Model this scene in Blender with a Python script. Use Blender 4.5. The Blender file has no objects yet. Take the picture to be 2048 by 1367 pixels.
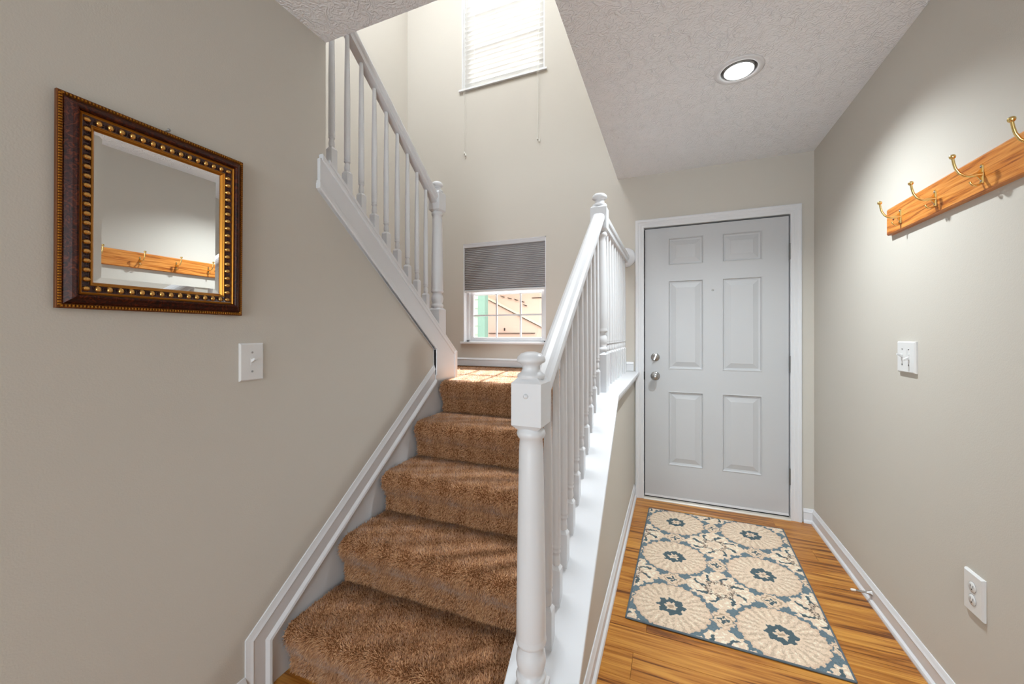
import bpy, math, random
import numpy as np
from mathutils import Vector
random.seed(7); rng = np.random.default_rng(11)
scene = bpy.context.scene
col = scene.collection

# ------------------------------------------------------------------ camera, sky, sun, exposure
cam_d = bpy.data.cameras.new('camera'); cam = bpy.data.objects.new('camera', cam_d); col.objects.link(cam)
cam.location = (0, 0, 1.235); cam.rotation_euler = (math.radians(90), 0, math.radians(22.307))
cam_d.sensor_width = 36; cam_d.lens = 36 * 780.5 / 2048; cam_d.shift_y = -14.7 / 2048; cam_d.clip_start = 0.02
scene.camera = cam
vs = scene.view_settings
vs.view_transform = 'Standard'; vs.look = 'None'; vs.gamma = 1; vs.use_curve_mapping = False; vs.exposure = 0.72

world = bpy.data.worlds.new('sky'); scene.world = world; world.use_nodes = True
bg = world.node_tree.nodes['Background']; bg.inputs[0].default_value = (0.93, 0.96, 1.0, 1); bg.inputs[1].default_value = 2.2

def lamp(name, kind, loc, energy, color=(1, 1, 1), rot=(0, 0, 0), **kw):
    d = bpy.data.lights.new(name, kind); d.energy = energy; d.color = color
    for k, v in kw.items(): setattr(d, k, v)
    o = bpy.data.objects.new(name, d); o.location = loc; o.rotation_euler = rot; col.objects.link(o); return o
def aim(o, d): o.rotation_euler = Vector(d).to_track_quat('-Z', 'Y').to_euler()
sun = lamp('sun', 'SUN', (-3, 12, 8), 28.0, (1.0, 0.95, 0.88), angle=math.radians(0.8)); aim(sun, (0.16, -1.0, -0.54))
# added fill light behind the camera, set in the invented patio window
back_fill = lamp('added_back_fill', 'AREA', (-0.23, -3.32, 1.25), 37, (0.76, 0.91, 1.0), shape='RECTANGLE', size=1.75, size_y=2.0); aim(back_fill, (0, 1, 0))

# ------------------------------------------------------------------ materials
def mat(name, color=(.8, .8, .8), rough=.5, metal=0.0, bump=None, spec=None, coat=0.0):
    m = bpy.data.materials.new(name); m.use_nodes = True
    nt = m.node_tree; p = nt.nodes['Principled BSDF']
    p.inputs['Base Color'].default_value = (*color, 1); p.inputs['Roughness'].default_value = rough; p.inputs['Metallic'].default_value = metal
    if spec is not None: p.inputs['Specular IOR Level'].default_value = spec
    if coat: p.inputs['Coat Weight'].default_value = coat; p.inputs['Coat Roughness'].default_value = .15
    if bump:
        sc, st, dist, det = bump
        tc = nt.nodes.new('ShaderNodeTexCoord'); n = nt.nodes.new('ShaderNodeTexNoise'); b = nt.nodes.new('ShaderNodeBump')
        n.inputs['Scale'].default_value = sc; n.inputs['Detail'].default_value = det
        b.inputs['Strength'].default_value = st; b.inputs['Distance'].default_value = dist
        nt.links.new(tc.outputs['Object'], n.inputs['Vector']); nt.links.new(n.outputs['Fac'], b.inputs['Height']); nt.links.new(b.outputs['Normal'], p.inputs['Normal'])
    return m
def srgb(r, g, b):
    f = lambda c: (c / 255 / 12.92) if c <= 10 else ((c / 255 + .055) / 1.055) ** 2.4
    return (f(r), f(g), f(b))
def ramp(nt, src, stops):
    r = nt.nodes.new('ShaderNodeValToRGB'); e = r.color_ramp.elements
    while len(e) < len(stops): e.new(.5)
    for el, (p, c) in zip(e, stops): el.position = p; el.color = (*c, 1)
    nt.links.new(src, r.inputs[0]); return r.outputs[0]
def wood(name, axis, c_dark, c_mid, c_light, scale=1.0, rough=.35, randomize=True, contrast=1.0):
    """procedural wood, grain along the given axis"""
    m = mat(name, rough=rough); nt = m.node_tree; p = nt.nodes['Principled BSDF']; N = nt.nodes.new; L = nt.links.new
    tc = N('ShaderNodeTexCoord'); vec = tc.outputs['Object']
    if randomize:
        oi = N('ShaderNodeObjectInfo'); mul = N('ShaderNodeVectorMath'); mul.operation = 'SCALE'; comb = N('ShaderNodeCombineXYZ')
        for i in range(3): L(oi.outputs['Random'], comb.inputs[i])
        mul.inputs['Scale'].default_value = 37.0; L(comb.outputs[0], mul.inputs[0])
        add = N('ShaderNodeVectorMath'); L(vec, add.inputs[0]); L(mul.outputs[0], add.inputs[1]); vec = add.outputs[0]
    mp = N('ShaderNodeMapping'); s = [14.0 * scale] * 3; s['XYZ'.index(axis)] = 0.9 * scale; mp.inputs['Scale'].default_value = s; L(vec, mp.inputs['Vector'])
    n1 = N('ShaderNodeTexNoise'); n1.inputs['Scale'].default_value = 1.6; n1.inputs['Detail'].default_value = 5; n1.inputs['Distortion'].default_value = 1.3; L(mp.outputs[0], n1.inputs['Vector'])
    mp2 = N('ShaderNodeMapping'); s2 = [160.0 * scale] * 3; s2['XYZ'.index(axis)] = 4.0 * scale; mp2.inputs['Scale'].default_value = s2; L(vec, mp2.inputs['Vector'])
    n2 = N('ShaderNodeTexNoise'); n2.inputs['Scale'].default_value = 1.0; n2.inputs['Detail'].default_value = 3; L(mp2.outputs[0], n2.inputs['Vector'])
    mx = N('ShaderNodeMath'); mx.operation = 'MULTIPLY_ADD'; L(n2.outputs['Fac'], mx.inputs[0]); mx.inputs[1].default_value = .46; L(n1.outputs['Fac'], mx.inputs[2])
    h = .17 / contrast
    c = ramp(nt, mx.outputs[0], [(.73 - h, c_dark), (.73 - h * .35, c_mid), (.73 + h, c_light)])
    L(c, p.inputs['Base Color'])
    b = N('ShaderNodeBump'); b.inputs['Strength'].default_value = .08; b.inputs['Distance'].default_value = .002; L(n2.outputs['Fac'], b.inputs['Height']); L(b.outputs[0], p.inputs['Normal'])
    return m

M = {}
M['wall'] = mat('wall_paint', srgb(204, 199, 190), .75, bump=(260, .25, .0012, 2), spec=.25)
M['ceil'] = mat('ceiling_paint', srgb(240, 242, 246), .9, spec=.1)
def ceil_tex(m):
    nt = m.node_tree; p = nt.nodes['Principled BSDF']; N = nt.nodes.new; L = nt.links.new
    tc = N('ShaderNodeTexCoord'); a = N('ShaderNodeTexNoise'); a.inputs['Scale'].default_value = 22; a.inputs['Detail'].default_value = 1.0
    w = N('ShaderNodeTexWave'); w.inputs['Scale'].default_value = 9; w.inputs['Distortion'].default_value = 26; w.inputs['Detail'].default_value = 3; w.inputs['Detail Scale'].default_value = 2.2
    L(tc.outputs['Object'], a.inputs['Vector']); L(tc.outputs['Object'], w.inputs['Vector'])
    mm = N('ShaderNodeMath'); mm.operation = 'MULTIPLY'; L(a.outputs['Fac'], mm.inputs[0]); L(w.outputs['Fac'], mm.inputs[1])
    b = N('ShaderNodeBump'); b.inputs['Strength'].default_value = .8; b.inputs['Distance'].default_value = .005; L(mm.outputs[0], b.inputs['Height']); L(b.outputs[0], p.inputs['Normal'])
ceil_tex(M['ceil'])
M['white'] = mat('white_trim_paint', srgb(222, 223, 226), .33, bump=(60, .05, .001, 2))
M['door'] = mat('door_paint', srgb(192, 193, 195), .45)
M['plastic'] = mat('white_plastic', srgb(226, 226, 226), .3)
M['dark'] = mat('flat_black', (.012, .012, .012), .8)  # flat black, also stands in for shade in the door gaps
M['nickel'] = mat('satin_nickel', (.42, .41, .40), .28, 1.0)
M['hinge'] = mat('hinge_metal', (.22, .22, .22), .4, .9)
M['brass'] = mat('polished_brass', (.83, .60, .24), .16, 1.0)
M['steel'] = mat('screw_steel', (.35, .35, .36), .35, 1.0)
M['rubber'] = mat('white_rubber', srgb(225, 222, 216), .6)
M['mirror'] = mat('mirror_silver', (.92, .93, .93), .005, 1.0)
M['gold'] = mat('antique_gold', srgb(176, 116, 36), .32, .75)
M['recess_dark_gold'] = mat('recess_dark_gold', srgb(112, 62, 20), .4, .5)  # shade in the recess between the beads, put into the colour for contrast
M['egg'] = mat('gilt_egg', srgb(214, 164, 92), .22, .8)
M['fabric'] = mat('grey_shade_fabric', srgb(172, 172, 175), .9, spec=.1)
M['cord'] = mat('cord_white', srgb(232, 230, 224), .7)
M['planks'] = wood('oak_laminate', 'X', srgb(104, 56, 16), srgb(168, 104, 36), srgb(206, 146, 66), 1.0, .28)
M['oak'] = wood('oak_rack', 'Y', srgb(150, 78, 24), srgb(200, 120, 44), srgb(226, 154, 76), 2.6, .32, contrast=1.0)
M['burl'] = mat('burl_veneer', srgb(70, 26, 10), .42, spec=.22)
def burl(m):
    nt = m.node_tree; p = nt.nodes['Principled BSDF']; N = nt.nodes.new; L = nt.links.new
    tc = N('ShaderNodeTexCoord'); n = N('ShaderNodeTexNoise'); n.inputs['Scale'].default_value = 70; n.inputs['Detail'].default_value = 6; n.inputs['Distortion'].default_value = 2.5
    L(tc.outputs['Object'], n.inputs['Vector'])
    L(ramp(nt, n.outputs['Fac'], [(.33, srgb(20, 6, 4)), (.52, srgb(58, 19, 8)), (.72, srgb(104, 46, 16))]), p.inputs['Base Color'])
burl(M['burl'])
M['carved'] = mat('carved_dark', srgb(66, 28, 22), .3, .15, coat=.4)
M['lens'] = bpy.data.materials.new('lamp_lens'); M['lens'].use_nodes = True
def emis(m, c, s):
    nt = m.node_tree; nt.nodes.clear(); e = nt.nodes.new('ShaderNodeEmission'); o = nt.nodes.new('ShaderNodeOutputMaterial')
    e.inputs[0].default_value = (*c, 1); e.inputs[1].default_value = s; nt.links.new(e.outputs[0], o.inputs[0])
emis(M['lens'], (.96, .985, 1), 7.0)
M['can'] = mat('can_reflector', (.42, .42, .42), .6, .0)
def glass_mat():
    m = bpy.data.materials.new('window_glass'); m.use_nodes = True; nt = m.node_tree; nt.nodes.clear(); N = nt.nodes.new
    t = N('ShaderNodeBsdfTransparent'); g = N('ShaderNodeBsdfGlossy'); g.inputs['Roughness'].default_value = .02; mx = N('ShaderNodeMixShader'); o = N('ShaderNodeOutputMaterial')
    t.inputs[0].default_value = (.96, .96, .96, 1); mx.inputs[0].default_value = .06
    nt.links.new(t.outputs[0], mx.inputs[1]); nt.links.new(g.outputs[0], mx.inputs[2]); nt.links.new(mx.outputs[0], o.inputs[0]); return m
M['glass'] = glass_mat()
def slat_mat():
    m = mat('blind_slat', srgb(238, 238, 236), .5); nt = m.node_tree; N = nt.nodes.new; p = nt.nodes['Principled BSDF']; o = nt.nodes['Material Output']
    t = N('ShaderNodeBsdfTranslucent'); t.inputs[0].default_value = (.9, .9, .88, 1); mx = N('ShaderNodeMixShader'); mx.inputs[0].default_value = .10
    nt.links.new(p.outputs[0], mx.inputs[1]); nt.links.new(t.outputs[0], mx.inputs[2]); nt.links.new(mx.outputs[0], o.inputs[0]); return m
M['slat'] = slat_mat()
def attr_mat(name, rough, stops=None):
    m = mat(name, rough=rough, spec=.08); nt = m.node_tree; p = nt.nodes['Principled BSDF']
    a = nt.nodes.new('ShaderNodeAttribute'); a.attribute_name = 'tone'
    nt.links.new(ramp(nt, a.outputs['Fac'], stops) if stops else a.outputs['Color'], p.inputs['Base Color'])
    return m
M['pile'] = attr_mat('carpet_pile', .95, [(0, srgb(112, 71, 42)), (.5, srgb(176, 124, 84)), (1, srgb(220, 174, 130))])
M['pile'].node_tree.nodes['Principled BSDF'].inputs['Sheen Weight'].default_value = .35
M['backing'] = mat('carpet_backing', srgb(112, 72, 44), .95, spec=.05)
M['rug'] = attr_mat('rug_weave', .95)
M['rug_edge'] = mat('rug_binding', srgb(92, 104, 112), .9)
M['peach'] = mat('peach_stucco', srgb(229, 194, 181), .9)
M['peach_trim'] = mat('peach_trim', srgb(240, 214, 194), .8)
M['bracket'] = mat('dark_bracket_shadow', srgb(70, 60, 54), .8)
M['siding'] = mat('sage_siding', srgb(150, 166, 152), .8)
M['teal'] = mat('teal_corner_board', srgb(104, 134, 123), .7)
M['shingle'] = mat('shingle_roof', srgb(150, 120, 104), .9, bump=(40, .4, .01, 3))
M['ground'] = mat('pale_ground', srgb(150, 146, 142), .95)

# ------------------------------------------------------------------ mesh helpers
wl = {}
class MB:
    def __init__(s): s.v = []; s.f = []; s.sm = []
    def add(s, vs, fs, smooth=False):
        o = len(s.v); s.v += [tuple(map(float, p)) for p in vs]; s.f += [tuple(o + i for i in f) for f in fs]; s.sm += [smooth] * len(fs); return s
    def box(s, a, b):
        (x0, y0, z0), (x1, y1, z1) = [min(p, q) for p, q in zip(a, b)], [max(p, q) for p, q in zip(a, b)]
        return s.add([(x0, y0, z0), (x1, y0, z0), (x1, y1, z0), (x0, y1, z0), (x0, y0, z1), (x1, y0, z1), (x1, y1, z1), (x0, y1, z1)],
                     [(3, 2, 1, 0), (4, 5, 6, 7), (0, 1, 5, 4), (1, 2, 6, 5), (2, 3, 7, 6), (3, 0, 4, 7)])
    def loft(s, rings, cap=True, smooth=False):
        """closed rings of equal length"""
        n = len(rings[0]); vs = [p for r in rings for p in r]; fs = []
        for k in range(len(rings) - 1):
            for i in range(n): j = (i + 1) % n; fs.append((k * n + i, k * n + j, (k + 1) * n + j, (k + 1) * n + i))
        s.add(vs, fs, smooth)
        if cap: s.add(rings[0], [tuple(range(n))[::-1]]); s.add(rings[-1], [tuple(range(n))])
        return s
    def lathe(s, prof, c=(0, 0, 0), n=16, axis='Z', smooth=True, cap=True):
        rings = []
        for r, h in prof:
            ring = []
            for i in range(n):
                a = 2 * math.pi * i / n; x, y = r * math.cos(a), r * math.sin(a)
                p = {'Z': (x, y, h), 'Y': (x, h, -y), 'X': (h, x, y)}[axis]
                ring.append((p[0] + c[0], p[1] + c[1], p[2] + c[2]))
            rings.append(ring)
        return s.loft(rings, cap, smooth)
    def extr(s, poly, fn0, fn1, smooth=False):
        """extrude a closed 2D polygon between two mappings 2D->3D"""
        return s.loft([[fn0(p) for p in poly], [fn1(p) for p in poly]], True, smooth)
    def tube(s, pts, rad, n=10, smooth=True):
        rings = []; pts = [Vector(p) for p in pts]; ref = Vector((0, 1, 0.001))
        for i, p in enumerate(pts):
            d = (pts[min(i + 1, len(pts) - 1)] - pts[max(i - 1, 0)]).normalized()
            u = d.cross(ref)
            if u.length < 1e-3: u = d.cross(Vector((1, 0, 0)))
            u.normalize(); w = d.cross(u); r = rad[i] if hasattr(rad, '__len__') else rad
            rings.append([tuple(p + u * r * math.cos(2 * math.pi * k / n) + w * r * math.sin(2 * math.pi * k / n)) for k in range(n)])
        return s.loft(rings, True, smooth)
    def build(s, name, m, parent=None, bevel=0, seg=2):
        off = wl.get(parent.name, (0, 0, 0)) if parent else (0, 0, 0)
        me = bpy.data.meshes.new(name); me.from_pydata([(x - off[0], y - off[1], z - off[2]) for x, y, z in s.v], [], s.f)
        me.polygons.foreach_set('use_smooth', s.sm); me.materials.append(M[m] if isinstance(m, str) else m)
        import bmesh
        b = bmesh.new(); b.from_mesh(me); bmesh.ops.recalc_face_normals(b, faces=b.faces); b.to_mesh(me); b.free(); me.update()
        o = bpy.data.objects.new(name, me); col.objects.link(o)
        if parent: o.parent = parent; wl[o.name] = off
        if bevel:
            bv = o.modifiers.new('bevel', 'BEVEL'); bv.width = bevel; bv.segments = seg; bv.limit_method = 'ANGLE'; bv.angle_limit = math.radians(40)
        return o
def box(name, a, b, m, parent=None, bevel=0): return MB().box(a, b).build(name, m, parent, bevel)
def thing(name, loc, label, cat, group=None, kind=None):
    o = bpy.data.objects.new(name, None); o.empty_display_size = .05; o.location = loc; col.objects.link(o); wl[o.name] = tuple(loc)
    tag(o, label, cat, group, kind); return o
def tag(o, label, cat, group=None, kind=None):
    if label: o['label'] = label
    if cat: o['category'] = cat
    if group: o['group'] = group
    if kind: o['kind'] = kind
    return o
def struct(o, label=None, cat=None): return tag(o, label, cat, None, 'structure')
def inst(src, name, parent, loc):
    """copy sharing mesh data, at a location local to the parent"""
    o = src.copy(); o.name = name; col.objects.link(o); o.parent = parent; o.location = loc; wl[o.name] = wl.get(parent.name, (0, 0, 0)); return o
def slab_holes(mb, x0, x1, z0, z1, holes, y0, y1):
    """wall in the XZ plane between y0 (room side) and y1 with rectangular holes"""
    xs = sorted({x0, x1, *[h[0] for h in holes], *[h[1] for h in holes]}); zs = sorted({z0, z1, *[h[2] for h in holes], *[h[3] for h in holes]})
    def hole(x, z): return any(h[0] < x < h[1] and h[2] < z < h[3] for h in holes)
    for i in range(len(xs) - 1):
        for k in range(len(zs) - 1):
            if hole((xs[i] + xs[i + 1]) / 2, (zs[k] + zs[k + 1]) / 2): continue
            for y in (y0, y1): mb.add([(xs[i], y, zs[k]), (xs[i + 1], y, zs[k]), (xs[i + 1], y, zs[k + 1]), (xs[i], y, zs[k + 1])], [(0, 1, 2, 3)])
    for (a, b, c, d) in holes + [(x0, x1, z0, z1)]:
        r = [(a, c), (b, c), (b, d), (a, d)]
        for i in range(4): p, q = r[i], r[(i + 1) % 4]; mb.add([(p[0], y0, p[1]), (q[0], y0, q[1]), (q[0], y1, q[1]), (p[0], y1, p[1])], [(0, 1, 2, 3)])
    return mb

# ------------------------------------------------------------------ key dimensions (metres)
XL, XR, YD, ZC = -1.322, 0.86, 3.115, 2.438      # left wall, right wall, door wall, ceiling
XW = -2.373                                       # far wall of the stairwell
ZT = 5.18                                         # upper ceiling
HWX0, HWX1 = -0.39, -0.27                         # knee wall faces
RISE, LAND = 0.192, 0.96
NOSE = [0.982, 1.237, 1.494, 1.752, 2.008]
YB = -3.3
W1 = (-1.757, -0.972, 1.165, 2.058)
W2 = (-1.772, -0.985, 3.45, 4.75)
D = (-0.212, 0.745, 0.0, 2.052)

# ------------------------------------------------------------------ structure
fl = MB().box((-1.44, YB, -.12), (XR + .1, YD + .15, -.006)).build('floor', 'planks'); struct(fl, 'warm oak laminate plank floor of the entry', 'floor')
# laminate boards, each its own piece
pw = .1275; y = 0.18; row = 0; plank_i = 0
while y < YD - .001:
    y1 = min(y + pw, YD); off = [0.11, 0.62, 0.33, 0.86, 0.02, 0.5, 0.74, 0.25][row % 8]
    if abs(y - 1.5) < .08: off = 1.2 - .02
    xs = [-1.32] + [x for x in [(-1.32 - 1.2 + off + 1.2 * k) for k in range(5)] if -1.25 < x < XR - .06] + [XR]
    for a, b in zip(xs[:-1], xs[1:]):
        o = box('plank', (a + .0004, y + .0004, -.006), (b - .0004, y1 - .0004, 0), 'planks', fl, .0008); o.modifiers['bevel'].segments = 1
    y += pw; row += 1
struct(MB().box((-1.44, YB, -.006), (XR, .18, 0)).build('floor', 'planks'), 'oak laminate floor running back into the living room', 'floor')

cm = MB(); poly = [(-1.437, YB), (XR + .1, YB), (XR + .1, YD), (HWX0, YD), (HWX0, 1.198), (-1.437, 1.198)]
can_c = (.281, 2.035); CR = .074
# ceiling slab with a round hole for the downlight: rectangle patch around the can
def ceil_mesh():
    mb = MB(); z0, z1 = ZC, ZC + .28; q = .13; n = 32
    x0, x1, ya, yb = can_c[0] - q, can_c[0] + q, can_c[1] - q, can_c[1] + q
    rects = [(-1.437, HWX0, YB, 1.198), (HWX0, x0, YB, YD), (x1, XR + .1, YB, YD), (x0, x1, YB, ya), (x0, x1, yb, YD)]
    for a, b, c, d in rects: mb.add([(a, c, z0), (a, d, z0), (b, d, z0), (b, c, z0)], [(0, 1, 2, 3)])
    inner = [(can_c[0] + CR * math.cos(2 * math.pi * i / n), can_c[1] + CR * math.sin(2 * math.pi * i / n)) for i in range(n)]
    def sq(i):
        a = 2 * math.pi * i / n; c, s = math.cos(a), math.sin(a); k = q / max(abs(c), abs(s)); return (can_c[0] + c * k, can_c[1] + s * k)
    outer = [sq(i) for i in range(n)]
    for i in range(n): j = (i + 1) % n; mb.add([(*outer[i], z0), (*outer[j], z0), (*inner[j], z0), (*inner[i], z0)], [(0, 1, 2, 3)])
    top = [(-1.437, YB), (XR + .1, YB), (XR + .1, YD), (HWX0, YD), (HWX0, 1.198), (-1.437, 1.198)]
    mb.add([(*p, z1) for p in top], [tuple(range(6))])
    for i in range(6): p, r = top[i], top[(i + 1) % 6]; mb.add([(*p, z0), (*r, z0), (*r, z1), (*p, z1)], [(0, 1, 2, 3)])
    return mb
struct(ceil_mesh().build('ceiling', 'ceil'), 'light grey textured ceiling over the entry', 'ceiling')
struct(box('ceiling', (XW - .1, -1.5, ZT), (HWX0 + .1, YD + .15, ZT + .1), 'ceil'), 'white ceiling high above the stairwell', 'ceiling')

struct(box('wall_right', (XR, YB, 0), (XR + .1, YD + .15, ZC), 'wall'), 'beige painted wall carrying the coat rack', 'wall')
wf = slab_holes(MB(), XW - .1, XR + .1, 0, ZT, [W1, W2, (D[0], D[1], -.001, D[3])], YD, YD + .15).build('wall_front', 'wall'); struct(wf, 'beige wall with the entry door and both stairwell windows', 'wall')
def st_top(y): return 2.917 - .805 * y
def st_bot(y): return 2.750 - .807 * y
wp = [(YB, 0), (2.2, 0), (2.2, st_top(2.2) - .012), (1.198, st_top(1.198) - .012), (1.198, ZC), (YB, ZC)]
struct(MB().extr(wp, lambda p: (XL, p[0], p[1]), lambda p: (XL - .115, p[0], p[1])).build('wall_left', 'wall'), 'beige painted wall with the mirror, cut off along the upper flight', 'wall')
struct(box('wall_stairwell', (XW - .1, -1.5, 0), (XW, YD, ZT), 'wall'), 'pale beige wall at the far side of the stairwell', 'wall')
struct(box('wall_upper_right', (HWX0, 1.198, ZC + .28), (HWX0 + .1, YD, ZT), 'wall'), 'wall above the entry ceiling beside the stairwell', 'wall')
struct(box('wall_upper_near', (XL, 1.10, ZC + .28), (HWX0 + .1, 1.198, ZT), 'wall'), 'upper storey wall on the near side of the stairwell', 'wall')
struct(box('wall_upper_hall', (XW, -1.5, 0), (-1.437, -1.4, ZT), 'wall'), 'end wall of the upper hall', 'wall')
struct(box('wall_upper_side', (-1.437, -1.4, ZC + .28), (XL, 1.10, ZT), 'wall'), 'side wall of the upper hall', 'wall')
struct(slab_holes(MB(), -1.437, XR + .1, 0, ZC, [(-1.1, .64, .1, 2.12)], YB, YB - .12).build('wall_back', 'wall'), 'living room wall with an added patio window behind the viewer', 'wall')

# knee wall beside the lower flight, its sloped and level caps
CAPS, CAPI = .782, -.501
def cap_z(y): return min(CAPS * y + CAPI, .955)
YK = (.955 - CAPI) / CAPS; Y0K = .885
kw = [(Y0K, 0), (YD, 0), (YD, .935), (YK, .935), (Y0K, cap_z(Y0K) - .02)]
wh = MB().extr(kw, lambda p: (HWX0, p[0], p[1]), lambda p: (HWX1, p[0], p[1])).build('wall_half', 'wall'); struct(wh, 'low beige wall between the stairs and the entry', 'wall')
def capstrip(x0, x1, dz0, dz1, ya, name, m='white', bev=.004):
    pts = [(ya, cap_z(ya)), (YK, .955), (YD, .955)]; rings = []
    for y, z in pts: rings.append([(x0, y, z + dz0), (x1, y, z + dz0), (x1, y, z + dz1), (x0, y, z + dz1)])
    return MB().loft(rings).build(name, m, wh, bev)
capstrip(-.431, -.229, -.022, 0, Y0K - .03, 'wall_cap')
capstrip(HWX1, HWX1 + .016, -.065, -.022, Y0K, 'cap_moulding'); capstrip(HWX1, HWX1 + .027, -.040, -.022, Y0K, 'cap_moulding')
capstrip(HWX0 - .014, HWX0, -.30, -.022, Y0K, 'stair_side_board')
box('end_board', (HWX0 - .014, Y0K - .014, 0), (HWX1 + .014, Y0K, cap_z(Y0K) - .02), 'white', wh, .002)

# mouldings: (proud, height)
BASE = [(0, 0), (.022, 0), (.022, .006), (.019, .014), (.012, .020), (.011, .021), (.011, .066), (.013, .070), (.009, .078), (.006, .086), (.004, .091), (0, .091)]
def baseboard(name, p0, p1, out, z=0.0, m0=0.0, m1=0.0, prof=BASE, parent=None, m='white'):
    """profile run from p0 to p1 (xy), standing proud along out; m0/m1 shift the ends per unit of proudness (mitres)"""
    d = Vector((p1[0] - p0[0], p1[1] - p0[1])).normalized()
    f = lambda p, k: (lambda q: (p[0] + out[0] * q[0] + d.x * k * q[0], p[1] + out[1] * q[0] + d.y * k * q[0], z + q[1]))
    return MB().extr(prof, f(p0, m0), f(p1, m1)).build(name, m, parent)
struct(baseboard('baseboard_right', (XR, YB), (XR, YD), (-1, 0), m1=-1), 'white baseboard with shoe moulding along the right wall', 'baseboard')
struct(baseboard('baseboard_front', (.80, YD), (XR, YD), (0, -1), m1=-1), 'short white baseboard between the door casing and the corner', 'baseboard')
struct(baseboard('baseboard_half', (HWX1, Y0K), (HWX1, YD), (1, 0)), 'white baseboard along the low wall beside the stairs', 'baseboard')
BASE2 = [(0, 0), (.011, 0), (.011, .05), (.013, .055), (.006, .066), (0, .07)]
struct(baseboard('baseboard_landing', (XW, YD), (-.272, YD), (0, -1), z=.957, prof=BASE2), 'white baseboard under the landing window', 'baseboard')
struct(baseboard('baseboard_left', (XL, YB), (XL, .868), (1, 0)), 'white baseboard along the left wall behind the viewer', 'baseboard')

# ---- door casing
CAS = [(0, 0), (.010, 0), (.012, .006), (.012, .018), (.014, .022), (.014, .036), (.017, .042), (.018, .054), (.016, .060), (0, .062)]   # (proud, across outward)
tr = thing('trim_door', (0.26, YD, 0), 'white moulded casing around the entry door', 'door casing', kind='structure')
jx0, jx1, jz = -.198, .731, 2.040
for nm, x, sgn in (('casing_leg', jx0, -1), ('casing_leg', jx1, 1)):
    MB().extr(CAS, lambda q: (x + sgn * q[1], YD - q[0], 0), lambda q: (x + sgn * q[1], YD - q[0], jz + q[1])).build(nm, 'white', tr)
MB().extr(CAS, lambda q: (jx0 - q[1], YD - q[0], jz + q[1]), lambda q: (jx1 + q[1], YD - q[0], jz + q[1])).build('casing_head', 'white', tr)
for a, b in (((D[0], YD - .001, 0), (jx0 + .001, YD + .1, D[3])), ((jx1 - .001, YD - .001, 0), (D[1], YD + .1, D[3])), ((D[0], YD - .001, jz), (D[1], YD + .1, D[3]))):
    box('jamb', a, b, 'white', tr)

# ---- entry door
dr = thing('door_1', (.267, YD, 0), 'white six-panel entry door with nickel knob and deadbolt', 'door', kind='structure')
dx0, dx1, dz0, dz1, dyf, dyb = -.190, .724, .034, 2.031, YD + .012, YD + .050
panels = [(-.026, .208, 1.750, 1.950), (.329, .571, 1.750, 1.950), (-.026, .208, .980, 1.635), (.329, .571, .980, 1.635), (-.026, .208, .268, .814), (.329, .571, .268, .814)]
slab_holes(MB(), dx0, dx1, dz0, dz1, [p for p in panels], dyf, dyb).build('door_slab', 'door', dr)
for (a, b, c, d) in panels:
    rings = []
    for ins, dep in ((-.002, .0), (.004, -.002), (.010, .009), (.020, .0105), (.050, .003), (.053, .002)):
        rings.append([(a + ins, dyf + dep, c + ins), (b - ins, dyf + dep, c + ins), (b - ins, dyf + dep, d - ins), (a + ins, dyf + dep, d - ins)])
    mb = MB(); mb.loft(rings, cap=False); mb.add(rings[-1], [(0, 1, 2, 3)]); mb.build('door_panel', 'door', dr)
box('gap_backing', (jx0, YD + .052, .01), (jx1, YD + .06, jz), 'dark', dr)  # black sheet behind the slab, paints the gaps round the door as shade
kb = MB().lathe([(.033, 0), (.033, -.004), (.028, -.009), (.013, -.012), (.012, -.030), (.021, -.036), (.028, -.046), (.0285, -.056), (.023, -.066), (.012, -.071), (.0, -.0715)], (-.117, dyf, .925), 24, 'Y').build('door_knob', 'nickel', dr)
db = MB().lathe([(.031, 0), (.031, -.006), (.027, -.013), (.0, -.014)], (-.117, dyf, 1.066), 24, 'Y').build('deadbolt', 'nickel', dr)
tb = MB(); c, s_ = math.cos(.5), math.sin(.5)
rect = [(-.006, -.022), (.006, -.022), (.005, .024), (-.005, .024)]
tb.extr([(x * c + z * s_, -x * s_ + z * c) for x, z in rect], lambda p: (-.117 + p[0], dyf - .013, 1.066 + p[1]), lambda p: (-.117 + p[0] * .8, dyf - .027, 1.066 + p[1])).build('thumb_turn', 'nickel', db, .002)
MB().lathe([(.008, 0), (.008, -.003), (.004, -.004), (.0035, -.001), (0, -.001)], (.269, dyf, 1.555), 14, 'Y').build('peephole', 'nickel', dr)
box('strike_plate', (jx0 - .0015, YD - .002, .895), (jx0 + .0035, YD + .03, .955), 'dark', dr)
for zc in (1.79, 1.038, .288):
    h = MB().lathe([(.0065, -.05), (.0065, .05)], (.7285, YD - .003, zc), 12).build('hinge', 'hinge', dr)
    mb = MB()
    for z in (-.052, .05): mb.lathe([(.004, 0), (.0075, .001), (.005, .004)], (.7285, YD - .003, zc + z - .001), 10)
    mb.build('hinge_pin', 'hinge', h)
MB().extr([(YD - .018, 0), (YD + .06, 0), (YD + .06, .013), (YD + .002, .013), (YD - .012, .009), (YD - .016, .004)], lambda p: (jx0, p[0], p[1]), lambda p: (jx1, p[0], p[1])).build('threshold', mat('threshold_metal', srgb(205, 198, 188), .4, .3), dr)
box('door_sweep', (dx0, dyf - .004, .021), (dx1, dyf + .01, .0345), 'white', dr)
box('sweep_gap', (dx0, dyf - .001, .013), (dx1, dyf + .012, .021), 'dark', dr)  # dark strip painted in as the shaded gap under the door

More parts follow.
